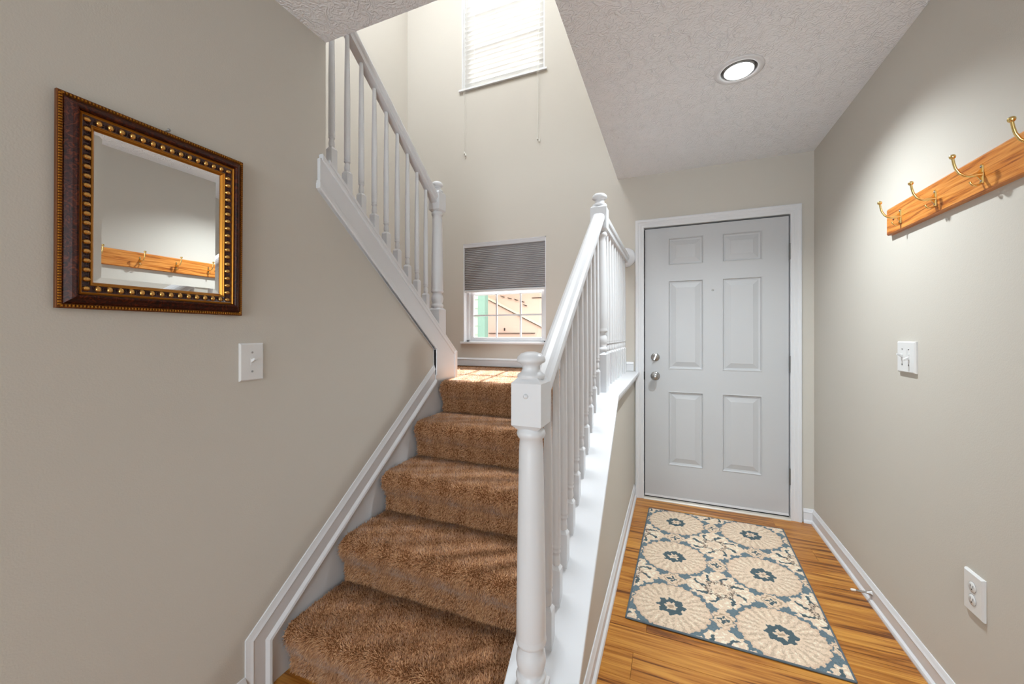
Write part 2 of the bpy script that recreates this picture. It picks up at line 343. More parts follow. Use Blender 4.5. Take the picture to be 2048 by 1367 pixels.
# ---- windows
def window(n, W, label, cols, zmid, ztop, sill_ext=.02):
    x0, x1, z0, z1 = W; w = thing('window_%d' % n, ((x0 + x1) / 2, YD, z0), label, 'window', kind='structure')
    yf = YD + .075
    # white liner of the reveal, frame, sashes
    mb = MB(); t = .008
    mb.box((x0, YD + .001, z0), (x0 + t, yf + .05, z1)); mb.box((x1 - t, YD + .001, z0), (x1, yf + .05, z1)); mb.box((x0, YD + .001, z1 - t), (x1, yf + .05, z1)); mb.build('reveal_liner', 'white', w)
    mb = MB(); fw = .026
    mb.box((x0 + t, yf - .02, z0), (x0 + t + fw, yf + .06, z1)); mb.box((x1 - t - fw, yf - .02, z0), (x1 - t, yf + .06, z1)); mb.box((x0 + t, yf - .02, z1 - fw), (x1 - t, yf + .06, z1)); mb.box((x0 + t, yf - .02, z0), (x1 - t, yf + .06, z0 + .018)); mb.build('window_frame', 'white', w)
    zm = (z0 + z1) / 2
    for k, (za, zb, ys) in enumerate(((z0 + .018, zm + .015, yf), (zm - .015, z1 - fw, yf + .028))):
        a, b = x0 + t + fw, x1 - t - fw; s = .03; mb = MB()
        mb.box((a, ys, za), (a + s, ys + .026, zb)); mb.box((b - s, ys, za), (b, ys + .026, zb)); mb.box((a + s, ys, za), (b - s, ys + .026, za + .028)); mb.box((a + s, ys, zb - s), (b - s, ys + .026, zb))
        sh = mb.build('sash', 'white', w, .002)
        for xm in cols: box('muntin', (xm - .007, ys + .006, za + .028), (xm + .007, ys + .020, zb - s), 'white', sh)
        zh = (za + .028 + zb - s) / 2 if zmid is None or k else zmid
        box('muntin', (a + s, ys + .0055, zh - .007), (b - s, ys + .0205, zh + .007), 'white', sh)
        box('pane', (a + s - .004, ys + .011, za + .024), (b - s + .004, ys + .015, zb - s + .004), 'glass', sh)
    MB().extr([(YD - sill_ext, z0 - .012), (YD + .09, z0 - .012), (YD + .09, z0 + .006), (YD - sill_ext + .004, z0 + .006), (YD - sill_ext, z0 + .002)], lambda p: (x0 - .022, p[0], p[1]) if p[0] < YD else (x0, p[0], p[1]), lambda p: (x1 + .022, p[0], p[1]) if p[0] < YD else (x1, p[0], p[1])).build('window_sill', 'white', w)
    return w
window(1, W1, 'low landing window with white grid and grey shade half down', (-1.463, -1.231), 1.409, None)
window(2, W2, 'high stairwell window behind white slat blinds', (-1.49, -1.25), None, None)
# patio window added out of view, frames the fill light
wb = thing('window_3', (-.23, YB, .1), 'added patio window, unseen behind the viewer', 'window', kind='structure')
mb = MB()
for a, b in ((-1.1, -1.04), (-.26, -.2), (.58, .64)): mb.box((a, YB - .09, .1), (b, YB - .03, 2.12))
mb.box((-1.1, YB - .09, .1), (.64, YB - .03, .16)); mb.box((-1.1, YB - .09, 2.06), (.64, YB - .03, 2.12)); mb.build('window_frame', 'white', wb)

# ------------------------------------------------------------------ staircase
stc = thing('staircase', (-.85, .98, 0), 'brown shag carpeted lower flight and landing with white skirting', 'staircase')
XS0, XS1 = -1.293, HWX0 - .014
def pile(name, prof, x0, x1, parent, dens=115000, h=.0105):
    """shag yarn ends standing on a polyline profile (y, z) swept across x"""
    P = np.array(prof, float); seg = np.linalg.norm(np.diff(P, axis=0), axis=1); cum = np.r_[0, np.cumsum(seg)]; n = int(dens * cum[-1] * (x1 - x0))
    t = rng.uniform(0, cum[-1], n); k = np.clip(np.searchsorted(cum, t) - 1, 0, len(seg) - 1); f = (t - cum[k]) / seg[k]
    yz = P[k] + (P[k + 1] - P[k]) * f[:, None]; d = (P[k + 1] - P[k]) / seg[k][:, None]; nrm = np.c_[np.zeros(n), -d[:, 1], d[:, 0]]; nrm *= np.where(True, 1, 1)
    root = np.c_[rng.uniform(x0, x1, n), yz]
    # normals point up / towards the viewer
    flip = (nrm[:, 2] - nrm[:, 1]) < 0; nrm[flip] *= -1
    clump = np.c_[np.sin(root[:, 0] * 61 + root[:, 1] * 23), np.sin(root[:, 1] * 57 - root[:, 0] * 31), np.zeros(n)] * .0035
    tip = root + nrm * (h * rng.uniform(.65, 1.15, n))[:, None] + rng.normal(0, .0026, (n, 3)) + clump; tip[:, 2] -= .0025
    e = (nrm[:, 2] < .6) & (root[:, 0] < x0 + .02); tip[e, 0] -= .004
    a = rng.uniform(0, 2 * np.pi, n); t1 = np.array([1., 0, 0])[None] * np.ones((n, 1)); t2 = np.cross(nrm, t1); r = rng.uniform(.0017, .0027, n)
    V = np.zeros((n, 4, 3))
    for i in range(3): V[:, i] = root - nrm * .002 + (t1 * np.cos(a + i * 2.094)[:, None] + t2 * np.sin(a + i * 2.094)[:, None]) * r[:, None]
    V[:, 3] = tip
    F = (np.arange(n)[:, None, None] * 4 + np.array([[0, 1, 3], [1, 2, 3], [2, 0, 3]])[None]).reshape(-1)
    off = np.array(wl[parent.name]); me = bpy.data.meshes.new(name); me.vertices.add(n * 4); me.vertices.foreach_set('co', (V.reshape(-1, 3) - off).ravel())
    me.loops.add(len(F)); me.loops.foreach_set('vertex_index', F); me.polygons.add(len(F) // 3); me.polygons.foreach_set('loop_start', np.arange(0, len(F), 3)); me.polygons.foreach_set('loop_total', np.full(len(F) // 3, 3))
    tone = np.clip(rng.normal(.5, .26, n), 0, 1); at = me.attributes.new('tone', 'FLOAT', 'POINT'); at.data.foreach_set('value', np.repeat(tone, 4))
    me.update(); me.validate(); me.materials.append(M['pile']); o = bpy.data.objects.new(name, me); col.objects.link(o); o.parent = parent; wl[o.name] = wl[parent.name]; o['kind'] = 'stuff'; return o
def step_prof(yn, z, back):
    p = [(yn + back, z), (yn + .045, z)]
    for i in range(1, 8): a = math.pi / 2 * i / 7; p.append((yn + .045 - .045 * math.sin(a), z - .04 + .04 * math.cos(a)))
    return p + [(yn + .002, z - .056), (yn + .012, z - .078), (yn + .026, z - .098), (yn + .032, z - .12), (yn + .032, z - RISE)]
for k, yn in enumerate(NOSE):
    z = RISE * (k + 1) - .008; last = k == 4
    pr = step_prof(yn + .006, z, .30 if not last else YD - yn - .03)
    body = [(y_, z_) for y_, z_ in pr] + [(pr[0][0], pr[-1][1])]
    nm = 'landing' if last else 'step'
    o = MB().extr(body, lambda p: (XS0, p[0], p[1]), lambda p: (XS1 if not last else -.40, p[0], p[1])).build(nm, 'backing', stc)
    pr2 = ([(2.95, z)] if last else [(pr[1][0] + .24, z)]) + pr[1:]
    pile('carpet_pile', pr2, XS0, XS1, o)
# the landing runs on to the left under the upper flight
o = MB().box((XW + .003, 2.224, .74), (XS0, YD - .002, .952)).build('landing', 'backing', stc); pile('carpet_pile', [(2.95, .952), (2.228, .952)], -1.9, XS0, o, 60000)
# upper flight, climbing back towards the viewer
stu = thing('staircase', (-1.9, 2.2, LAND), 'carpeted upper flight climbing behind the white stringer and its railing', 'staircase')
for k in range(9):
    z = LAND + RISE * (k + 1) - .004; yn = 2.21 - .2365 * k
    box('step', (XW + .003, yn - .27, z - RISE - .02), (-1.44, yn, z), 'backing', stu, .02)
# skirt board and its moulding against the left wall
sk_top = lambda y: .756 * y - .4455
sk = [(.962, 0), (2.2, 0), (2.2, .95), (1.99, 1.0), (1.97, sk_top(1.97) - .03), (.962, sk_top(.962) - .05)]
MB().extr(sk, lambda p: (XL, p[0], p[1]), lambda p: (XL + .010, p[0], p[1])).build('skirt_board', 'white', stc)
def skirt_profile(q, y):   # q: (proud, down from top along the slope normal)
    return (XL + q[0], y, sk_top(y) - q[1])
k_ = 1.254
PR = [(0, 0), (.005, 0), (.007, .006 * k_), (.010, .014 * k_), (.014, .022 * k_), (.012, .026 * k_), (.012, .068 * k_), (.014, .070 * k_), (.022, .078 * k_), (.024, .086 * k_), (.022, .092 * k_), (.012, .094 * k_), (.012, .112 * k_), (0, .112 * k_)]
ytop = lambda q: (1.985, sk_top(1.985) - q[1])
mb = MB(); lo = []; hi = []; bt = []
for q in PR:
    yv = .868 + q[1] / k_ * .93            # vertical leg: across = same profile
    lo.append((XL + q[0], yv, sk_top(yv) - q[1])); hi.append((XL + q[0], 1.99, sk_top(1.99) - q[1])); bt.append((XL + q[0], yv, 0))
mb.loft([bt, lo, hi]); mb.build('skirt_moulding', 'white', stc)
# upper stringer face
sg = [(1.157, st_bot(1.157)), (1.157, 1.945), (1.20, st_top(1.2) - .002), (2.213, st_top(2.213)), (2.213, .955), (1.985, .955), (1.985, st_bot(1.985))]
MB().extr(sg, lambda p: (XL - .0, p[0], p[1]), lambda p: (XL + .016, p[0], p[1])).build('stringer', 'white', stc, .002)
def slope_strip(name, x0, x1, f, d0, d1, ya, yb, m='white', par=stc, bev=.003):
    return MB().loft([[(x0, y_, f(y_) + d0), (x1, y_, f(y_) + d0), (x1, y_, f(y_) + d1), (x0, y_, f(y_) + d1)] for y_ in (ya, yb)]).build(name, m, par, bev)
slope_strip('stringer_cap', XL - .135, XL + .022, st_top, -.016, .002, 1.200, 2.222)
slope_strip('stringer_moulding', XL, XL + .022, st_top, -.040, -.016, 1.165, 2.205)
slope_strip('stringer_moulding', XL, XL + .024, st_bot, .0, .022, 1.150, 1.985)
slope_strip('stringer_moulding', XL, XL + .020, st_bot, .022, .034, 1.152, 1.99)
box('stringer_moulding', (XL, 1.985, .99), (XL + .022, 2.006, st_bot(1.985) + .01), 'white', stc, .004)
box('stringer_edge', (XL - .135, 2.195, .955), (XL + .026, 2.222, st_top(2.222) + .002), 'white', stc, .003)

# ------------------------------------------------------------------ railings
RAIL = [(-.020, -.066), (.020, -.066), (.021, -.044), (.029, -.038), (.031, -.030), (.031, -.020), (.028, -.010), (.019, -.003), (.008, 0), (-.008, 0), (-.019, -.003), (-.028, -.010), (-.031, -.020), (-.031, -.030), (-.029, -.038), (-.021, -.044)]
def rail(name, x, p0, p1, parent):
    return MB().extr(RAIL, lambda q: (x + q[0], p0[0], p0[1] + q[1]), lambda q: (x + q[0], p1[0], p1[1] + q[1])).build(name, 'white', parent)
def newel(x, y, T, zb, base_top, parent, button=None):
    h = .039; mb = MB()
    sq = lambda hh, z: [(x - hh, y - hh, z), (x + hh, y - hh, z), (x + hh, y + hh, z), (x - hh, y + hh, z)]
    mb.loft([sq(h, zb), sq(h, base_top - .012), sq(h - .012, base_top)])
    mb.loft([sq(h - .012, T - .195), sq(h, T - .183), sq(h, T - .078), sq(h - .013, T - .064)])
    b = base_top
    pr = [(.030, b - .004), (.037, b + .004), (.039, b + .014), (.036, b + .022), (.031, b + .026), (.036, b + .040), (.0385, b + .056), (.036, b + .074), (.028, b + .090), (.029, b + .094), (.038, b + .098), (.040, b + .106), (.037, b + .114),
          (.038, b + .118), (.0375, b + .20), (.035, b + .36), (.031, T - .245), (.029, T - .222), (.034, T - .216), (.037, T - .208), (.035, T - .200), (.029, T - .192)]
    mb.lathe(pr, (x, y, 0), 24)
    t = [(.034, T - .068), (.036, T - .062), (.034, T - .057), (.026, T - .052), (.0225, T - .045), (.0222, T - .037), (.027, T - .031), (.0355, T - .0265), (.037, T - .022), (.0345, T - .013), (.025, T - .0045), (.011, T - .0005), (0, T)]
    mb.lathe(t, (x, y, 0), 24)
    o = mb.build('newel_post', 'white', parent)
    if button: MB().lathe([(.0065, 0), (.006, -.003), (.003, -.005), (0, -.0055)], (x, y - h, button), 14, 'Y').build('plug_button', 'white', o)
    return o
def baluster_mesh(hb, H):
    mb = MB(); h = .016
    sq = lambda a, z: [(-a, -a, z), (a, -a, z), (a, a, z), (-a, a, z)]
    mb.loft([sq(h, -.03), sq(h, hb - .012), sq(h - .007, hb)])
    mb.lathe([(.010, hb - .002), (.0125, hb + .004), (.0135, hb + .012), (.0115, hb + .028), (.0095, hb + .036), (.0135, hb + .039), (.0145, hb + .043), (.012, hb + .047), (.0135, hb + .051), (.0145, hb + .055), (.0135, hb + .059), (.0140, hb + .07), (.0138, hb + .30), (.0095, H)], (0, 0, 0), 12)
    return mb
NX = -.333
rl = thing('stair_railing', (NX, .94, .23), 'white turned railing beside the lower flight and landing', 'railing')
newel(NX, .94, 1.192, .17, .356, rl, 1.083); n2 = newel(NX, 1.957, 1.935, .955, 1.150, rl)
rz = lambda y: 1.831 + .787 * (y - 1.922)
rail('handrail', NX, (.978, rz(.978)), (1.919, rz(1.919)), rl)
rail('handrail', NX, (1.994, 1.852), (YD - .014, 1.852), rl)
MB().lathe([(.0, -.016), (.060, -.016), (.070, -.012), (.074, -.006), (.074, 0)], (NX + .004, YD, 1.826), 32, 'Y').build('rosette', 'white', rl)
first = None
for k in range(10):
    y_ = 1.085 + .0875 * k; zc = cap_z(y_); zc = CAPS * y_ + CAPI
    loc = (0, y_ - .94, zc - .23)
    if first is None:
        first = baluster_mesh(.108, rz(1.085) - .03 - (CAPS * 1.085 + CAPI)).build('baluster', 'white', rl); first.location = loc
    else: inst(first, 'baluster', rl, loc)
for o_ in [first]: 
    me = o_.data
    for v in me.vertices: v.co += Vector((NX, .94, .23))     # the builder offset local coordinates; undo once for the shared mesh
first = None
for k in range(10):
    y_ = 2.075 + .1035 * k; loc = (0, y_ - .94, .955 - .23)
    if first is None:
        first = baluster_mesh(.190, 1.852 - .05 - .955).build('baluster', 'white', rl); first.location = loc
        for v in first.data.vertices: v.co += Vector((NX, .94, .23))
    else: inst(first, 'baluster', rl, loc)

UX = -1.380
ru = thing('stair_railing', (UX, 2.11, 1.23), 'white turned railing climbing the upper flight on the left', 'railing')
newel(UX, 2.113, 2.205, st_top(2.113) - .05, 1.405, ru)
uz = lambda y: 2.643 - .775 * (y - 1.408)
rail('handrail', UX, (2.076, uz(2.076)), (.55, uz(.55)), ru)
first = None
for k in range(13):
    y_ = 1.988 - .0882 * k; loc = (0, y_ - 2.11, st_top(y_) + .003 - 1.23)
    if first is None:
        first = baluster_mesh(.168, .79).build('baluster', 'white', ru); first.location = loc
        for v in first.data.vertices: v.co += Vector((UX, 2.11, 1.23))
    elif y_ > 1.16: inst(first, 'baluster', ru, loc)

# ------------------------------------------------------------------ recessed light
rc = thing('recessed_light', (can_c[0], can_c[1], ZC), 'round recessed ceiling light glowing above the entry rug', 'ceiling light')
MB().lathe([(.073, .0), (.074, -.003), (.080, -.005), (.094, -.005), (.101, -.002), (.101, .0), (.073, .0)], (can_c[0], can_c[1], ZC), 48, cap=False).build('trim_ring', 'white', rc)
MB().lathe([(.0735, -.003), (.0725, .010), (.070, .028), (.0, .029)], (can_c[0], can_c[1], ZC), 48, cap=False).build('can_reflector', 'can', rc)
MB().lathe([(0, -.013), (.040, -.012), (.056, -.009), (.0595, -.006)], (can_c[0], can_c[1], ZC), 40, cap=False).build('lens', 'lens', rc)
MB().lathe([(.0595, -.006), (.061, -.004), (.061, .029)], (can_c[0], can_c[1], ZC), 40, cap=False).build('lens_housing', 'can', rc)
lamp('recessed_beam', 'SPOT', (can_c[0], can_c[1], ZC - .020), 86, (.885, .965, 1.0), spot_size=math.radians(134), spot_blend=1.0, shadow_soft_size=.030)

# glowing panel added out of view over the stairwell to brighten it
ul = thing('fill_panel', (-1.5, 1.75, ZT), 'added glowing panel high above the stairwell, out of view', 'fill_panel', kind='structure')
kx0, kx1, ky0, ky1 = -2.05, -.95, 1.25, 2.25
mb = MB()
for a, b in (((kx0 - .06, ky0 - .06), (kx1 + .06, ky0)), ((kx0 - .06, ky1), (kx1 + .06, ky1 + .06)), ((kx0 - .06, ky0), (kx0, ky1)), ((kx1, ky0), (kx1 + .06, ky1))): mb.box((*a, ZT - .03), (*b, ZT))
mb.build('fill_panel_frame', 'white', ul)
lm = bpy.data.materials.new('fill_panel_glow'); lm.use_nodes = True; emis(lm, (.92, .965, 1), 12.5)
box('glow_panel', (kx0, ky0, ZT - .012), (kx1, ky1, ZT - .002), lm, ul)

# ------------------------------------------------------------------ wall mirror
my0, my1, mz0, mz1 = .430, .852, 1.297, 1.800
mr = thing('wall_mirror', (XL, (my0 + my1) / 2, mz0), 'mirror with a dark brown and gold ornate frame on the left wall', 'mirror')
def frame_ring(prof, name, m, bev=0):
    rings = []
    for ins, pr in prof: rings.append([(XL + pr, my0 + ins, mz0 + ins), (XL + pr, my1 - ins, mz0 + ins), (XL + pr, my1 - ins, mz1 - ins), (XL + pr, my0 + ins, mz1 - ins)])
    mb = MB(); mb.loft(rings, cap=False); return mb.build(name, m, mr)
frame_ring([(0, .001), (0, .010), (.0015, .011), (.0015, .012), (.0105, .0115), (.0115, .010), (.0115, .001)], 'frame_edge', 'recess_dark_gold')
frame_ring([(.0105, .009), (.0115, .013), (.016, .018), (.022, .0245), (.028, .0285), (.031, .0285), (.0335, .025), (.0345, .019), (.0345, .01)], 'frame_burl', 'burl')
frame_ring([(.034, .012), (.034, .0195), (.0355, .0205), (.0365, .0195), (.038, .0175), (.0385, .0185), (.040, .0185), (.0405, .012)], 'frame_fillet', 'gold')
frame_ring([(.0395, .010), (.040, .0165), (.046, .0150), (.054, .0120), (.0575, .011), (.0575, .008)], 'frame_carving', 'carved')
frame_ring([(.057, .010), (.0575, .0135), (.0592, .0135), (.0605, .0105), (.062, .010), (.064, .0075), (.066, .0045), (.066, .003)], 'frame_lip', 'gold')
# beaded outer edge: short gadroons
mb = MB()
def bead_row(mb, y0, y1, z0, z1, n, r, prd):
    for i in range(n):
        t = (i + .5) / n; y_, z_ = y0 + (y1 - y0) * t, z0 + (z1 - z0) * t; l = max(abs(y1 - y0), abs(z1 - z0)) / n * .43
        ax = (l, 0) if abs(y1 - y0) > abs(z1 - z0) else (0, l); w_ = (0, r) if ax[0] else (r, 0)
        base = [(XL + .0105, y_ + ax[0] * a + w_[0] * b, z_ + ax[1] * a + w_[1] * b) for a, b in ((-1, -1), (1, -1), (1, 1), (-1, 1))]
        top = [(XL + prd, y_ + ax[0] * a * .55 + w_[0] * b * .5, z_ + ax[1] * a * .55 + w_[1] * b * .5) for a, b in ((-1, -1), (1, -1), (1, 1), (-1, 1))]
        mb.loft([base, top])
e_ = .006
bead_row(mb, my0 + e_, my0 + e_, mz0 + e_, mz1 - e_, 78, .0042, .0148); bead_row(mb, my1 - e_, my1 - e_, mz0 + e_, mz1 - e_, 78, .0042, .0148)
bead_row(mb, my0 + e_, my1 - e_, mz0 + e_, mz0 + e_, 64, .0042, .0148); bead_row(mb, my0 + e_, my1 - e_, mz1 - e_, mz1 - e_, 64, .0042, .0148)
mb.build('bead_edge', 'gold', mr)
# egg-and-dart carving
def egg_mesh(long_axis):
    mb = MB(); rings = []
    for i in range(5):
        a = math.pi / 2 * i / 4; r, h_ = math.cos(a) + .001, math.sin(a) * .0075
        ring = []
        for j in range(10):
            b = 2 * math.pi * j / 10; u, v = r * .0086 * math.cos(b), r * .0068 * math.sin(b)
            ring.append((h_, u, v) if long_axis == 'Y' else (h_, v, u))
        rings.append(ring)
    mb.loft(rings, smooth=True); return mb
ec = .0487; EH = .0125
def make_egg(axis):
    o = egg_mesh(axis).build('egg_bead', 'egg', None); col.objects.unlink(o); return o
eY, eZ = make_egg('Y'), make_egg('Z')
cw = wl[mr.name]
spots = [('Y', my0 + ec, mz0 + ec + (mz1 - mz0 - 2 * ec) * i / 18) for i in range(19)] + [('Y', my1 - ec, mz0 + ec + (mz1 - mz0 - 2 * ec) * i / 18) for i in range(19)]
spots += [('Z', my0 + ec + (my1 - my0 - 2 * ec) * i / 15, zz) for i in range(1, 15) for zz in (mz0 + ec, mz1 - ec)]
for ax, y_, z_ in spots: inst(eY if ax == 'Y' else eZ, 'egg_bead', mr, (EH + .001, y_ - cw[1], z_ - cw[2]))
mb = MB()      # darts: little ribs between the eggs
for ax, y_, z_ in spots:
    for s in (-1, 1):
        for q_ in (.0058, .0085):
            for t_ in (-.0042, 0, .0042):
                yy, zz = (y_ + t_, z_ + s * q_) if ax == 'Y' else (y_ + s * q_, z_ + t_)
                l, w_ = (.0019, .0009); dy, dz = (l, w_) if ax == 'Y' else (w_, l)
                mb.loft([[(XL + .0115, yy + a * dy, zz + b * dz) for a, b in ((-1, -1), (1, -1), (1, 1), (-1, 1))], [(XL + .0172, yy + a * dy * .5, zz + b * dz * .4) for a, b in ((-1, -1), (1, -1), (1, 1), (-1, 1))]])
mb.build('dart_carving', 'carved', mr)
g0, bv, gx = .0655, .0145, XL + .0032
ringo = [(gx, my0 + g0, mz0 + g0), (gx, my1 - g0, mz0 + g0), (gx, my1 - g0, mz1 - g0), (gx, my0 + g0, mz1 - g0)]
ringi = [(gx + .0016, y_ + (bv if y_ < .6 else -bv), z_ + (bv if z_ < 1.5 else -bv)) for _, y_, z_ in ringo]
gl = MB().add(ringi, [(0, 1, 2, 3)]).build('mirror_glass', 'mirror', mr)
mb = MB(); mb.loft([ringo, ringi], cap=False); mb.build('glass_bevel', 'mirror', gl)
mr.rotation_euler = (0, .0115, .007); mr.location.x += .0018
nl = MB().lathe([(.0015, -.002), (.0015, .014), (.0042, .0145), (.0042, .017), (0, .0175)], (XL, .648, 1.8085), 10, 'X').build('picture_nail', 'steel'); tag(nl, 'small dark nail in the wall just above the mirror frame', 'nail')

# ------------------------------------------------------------------ switches and outlet
def plate(mb, x, sgn, y0, y1, z0, z1, t=.007):
    i = .004
    r = lambda xx, k: [(xx, y0 + k, z0 + k), (xx, y1 - k, z0 + k), (xx, y1 - k, z1 - k), (xx, y0 + k, z1 - k)]
    return mb.loft([r(x, 0), r(x + sgn * t * .55, 0), r(x + sgn * t, i)])
def toggle(x, sgn, y_, z_, up, parent):
    mb = MB(); mb.box((x, y_ - .0055, z_ - .0125), (x + sgn * .0014, y_ + .0055, z_ + .0125)); o = mb.build('toggle_slot', 'plastic', parent)
    f = 1 if up else -1; r0 = [(x, y_ - .0045, z_ - .006 + .003 * f), (x, y_ + .0045, z_ - .006 + .003 * f), (x, y_ + .0045, z_ + .006 + .003 * f), (x, y_ - .0045, z_ + .006 + .003 * f)]
    r1 = [(x + sgn * .017, yy * .8 + y_ * .2, z_ + (zz - z_) * .55 + f * .009) for _, yy, zz in r0]
    MB().loft([r0, r1]).build('toggle_lever', 'plastic', parent, .0012)
def screw(x, sgn, y_, z_, parent): MB().lathe([(.0036, 0), (.0034, sgn * .001), (.002, sgn * .0014), (0, sgn * .0014)], (x, y_, z_), 10, 'X').build('screw', 'steel', parent)
sw = thing('light_switch', (XL, .889, 1.079), 'white single toggle switch on the left wall below the mirror', 'light switch')
plate(MB(), XL, 1, .848, .929, 1.080, 1.206).build('cover_plate', 'plastic', sw); toggle(XL + .007, 1, .8885, 1.143, True, sw)
for z_ in (1.143 + .032, 1.143 - .032): screw(XL + .007, 1, .8885, z_, sw)
s2 = thing('light_switch', (XR, 2.0, 1.084), 'white double toggle switch on the right wall under the coat rack', 'light switch')
plate(MB(), XR, -1, 1.948, 2.072, 1.086, 1.208, .010).build('cover_plate', 'plastic', s2)
for y_, u_ in ((2.033, True), (1.987, False)):
    toggle(XR - .010, -1, y_, 1.147, u_, s2)
    for z_ in (1.147 + .031, 1.147 - .031): screw(XR - .010, -1, y_, z_, s2)
ot = thing('power_outlet', (XR, 1.64, .379), 'white double power outlet low on the right wall', 'power outlet')
plate(MB(), XR, -1, 1.600, 1.682, .380, .505, .009).build('cover_plate', 'plastic', ot)
for z_ in (.462, .423):
    f = MB().lathe([(.0155, 0), (.0155, -.0012), (.0148, -.002), (0, -.002)], (XR - .009, 1.641, z_), 20, 'X').build('receptacle', 'plastic', ot)
    MB().lathe([(.0168, 0), (.0168, -.0006), (.0157, -.0006), (.0157, 0)], (XR - .009, 1.641, z_), 20, 'X', cap=False).build('receptacle_gap_shade', mat('grey_gap_shade', srgb(150, 150, 150), .6), ot)  # grey ring stands in for the shadowed gap around the receptacle
    mb = MB()
    for dy in (-.006, .006): mb.box((XR - .0112, 1.641 + dy - .001, z_ - .001), (XR - .0106, 1.641 + dy + .001, z_ + .007))
    mb.lathe([(.0022, -.0006), (.0022, 0)], (XR - .0106, 1.641, z_ - .007), 8, 'X'); mb.build('slot', 'dark', f)

# ------------------------------------------------------------------ coat rack
ck = thing('coat_rack', (XR, 1.575, 1.65), 'oak board coat rack with brass hooks on the right wall', 'coat rack')
cy0, cy1, cz0, cz1 = 1.015, 2.135, 1.652, 1.765
rp = [(0, cz0), (-.016, cz0), (-.0195, cz0 + .004), (-.0195, cz1 - .007), (-.016, cz1 - .002), (-.011, cz1), (0, cz1)]
ring = lambda y_, k: [(XR + px * (1 if k == 0 else .72), y_, (cz0 + cz1) / 2 + (pz - (cz0 + cz1) / 2) * (1 if k == 0 else .95)) for px, pz in rp]
MB().loft([ring(cy0, 1), ring(cy0 + .006, 0), ring(cy1 - .006, 0), ring(cy1, 1)]).build('board', 'oak', ck)
for y_ in (2.075, 1.075): MB().lathe([(.005, 0), (.005, -.0015), (.002, -.0025), (0, -.0025)], (XR - .0195, y_, 1.708), 12, 'X').build('wood_plug', mat('plug_dark', srgb(120, 60, 20), .5), ck)
hook_src = []
def hook(y_):
    x = XR - .0195; zc = 1.700; L_ = lambda s_: None
    def arr(pts): return [(x - a, y_, zc + b) for a, b in pts]
    # back plate
    mb = MB(); w = .0052; n = 8
    pl = [(-w, -.022), (w, -.022), (w, .030), (.0036, .0335), (-.0036, .0335), (-w, .030)]
    mb.extr(pl, lambda p: (x, y_ + p[0], zc + p[1]), lambda p: (x - .003, y_ + p[0] * .85, zc + p[1])); o = mb.build('hook', 'brass', ck)
    # upper arm: flared web at the plate, sweeping out and up
    pts = []; rad = []
    ctrl = [(.002, .004), (.014, .004), (.027, .003), (.039, .006), (.050, .015), (.058, .030), (.062, .046), (.064, .060)]
    MB().tube(arr(ctrl), [.0070, .0055, .0042, .0039, .0038, .0037, .0036, .0034], 10).build('upper_arm', 'brass', o)
    MB().extr([(.001, .026), (.002, -.016), (.012, -.001), (.026, .0005), (.030, .005), (.012, .012)], lambda p: (x - p[0], y_ - .0017, zc + p[1]), lambda p: (x - p[0], y_ + .0017, zc + p[1])).build('web', 'brass', o, .001)
    MB().lathe([(.0, -.007), (.004, -.0065), (.0066, -.004), (.0078, 0), (.0072, .0035), (.005, .006), (0, .0068)], (x - .0648, y_, zc + .066), 14).build('ball_tip', 'brass', o)
    low = [(.001, -.018), (.006, -.024), (.013, -.027), (.020, -.025), (.025, -.019), (.0265, -.0145)]
    MB().tube(arr(low), [.0036, .0032, .0029, .0028, .0028, .0032], 8).build('lower_hook', 'brass', o)
    for z_ in (.027, -.015): MB().lathe([(.0028, 0), (.0026, -.0012), (0, -.0016)], (x - .003, y_, zc + z_), 10, 'X').build('screw', 'steel', o)
for y_ in (2.022, 1.800, 1.580, 1.360, 1.140): hook(y_)

# ------------------------------------------------------------------ door stop
ds = thing('door_stop', (XR - .011, 2.29, .045), 'white-tipped metal door stop on the right baseboard', 'door stop')
MB().lathe([(.012, 0), (.0115, -.003), (.006, -.012), (.0045, -.02), (.0042, -.062)], (XR - .011, 2.29, .045), 14, 'X').build('stem', 'nickel', ds)
MB().lathe([(.0048, -.058), (.0055, -.064), (.0055, -.073), (.003, -.077), (0, -.0775)], (XR - .011, 2.29, .045), 12, 'X').build('bumper_tip', 'rubber', ds)

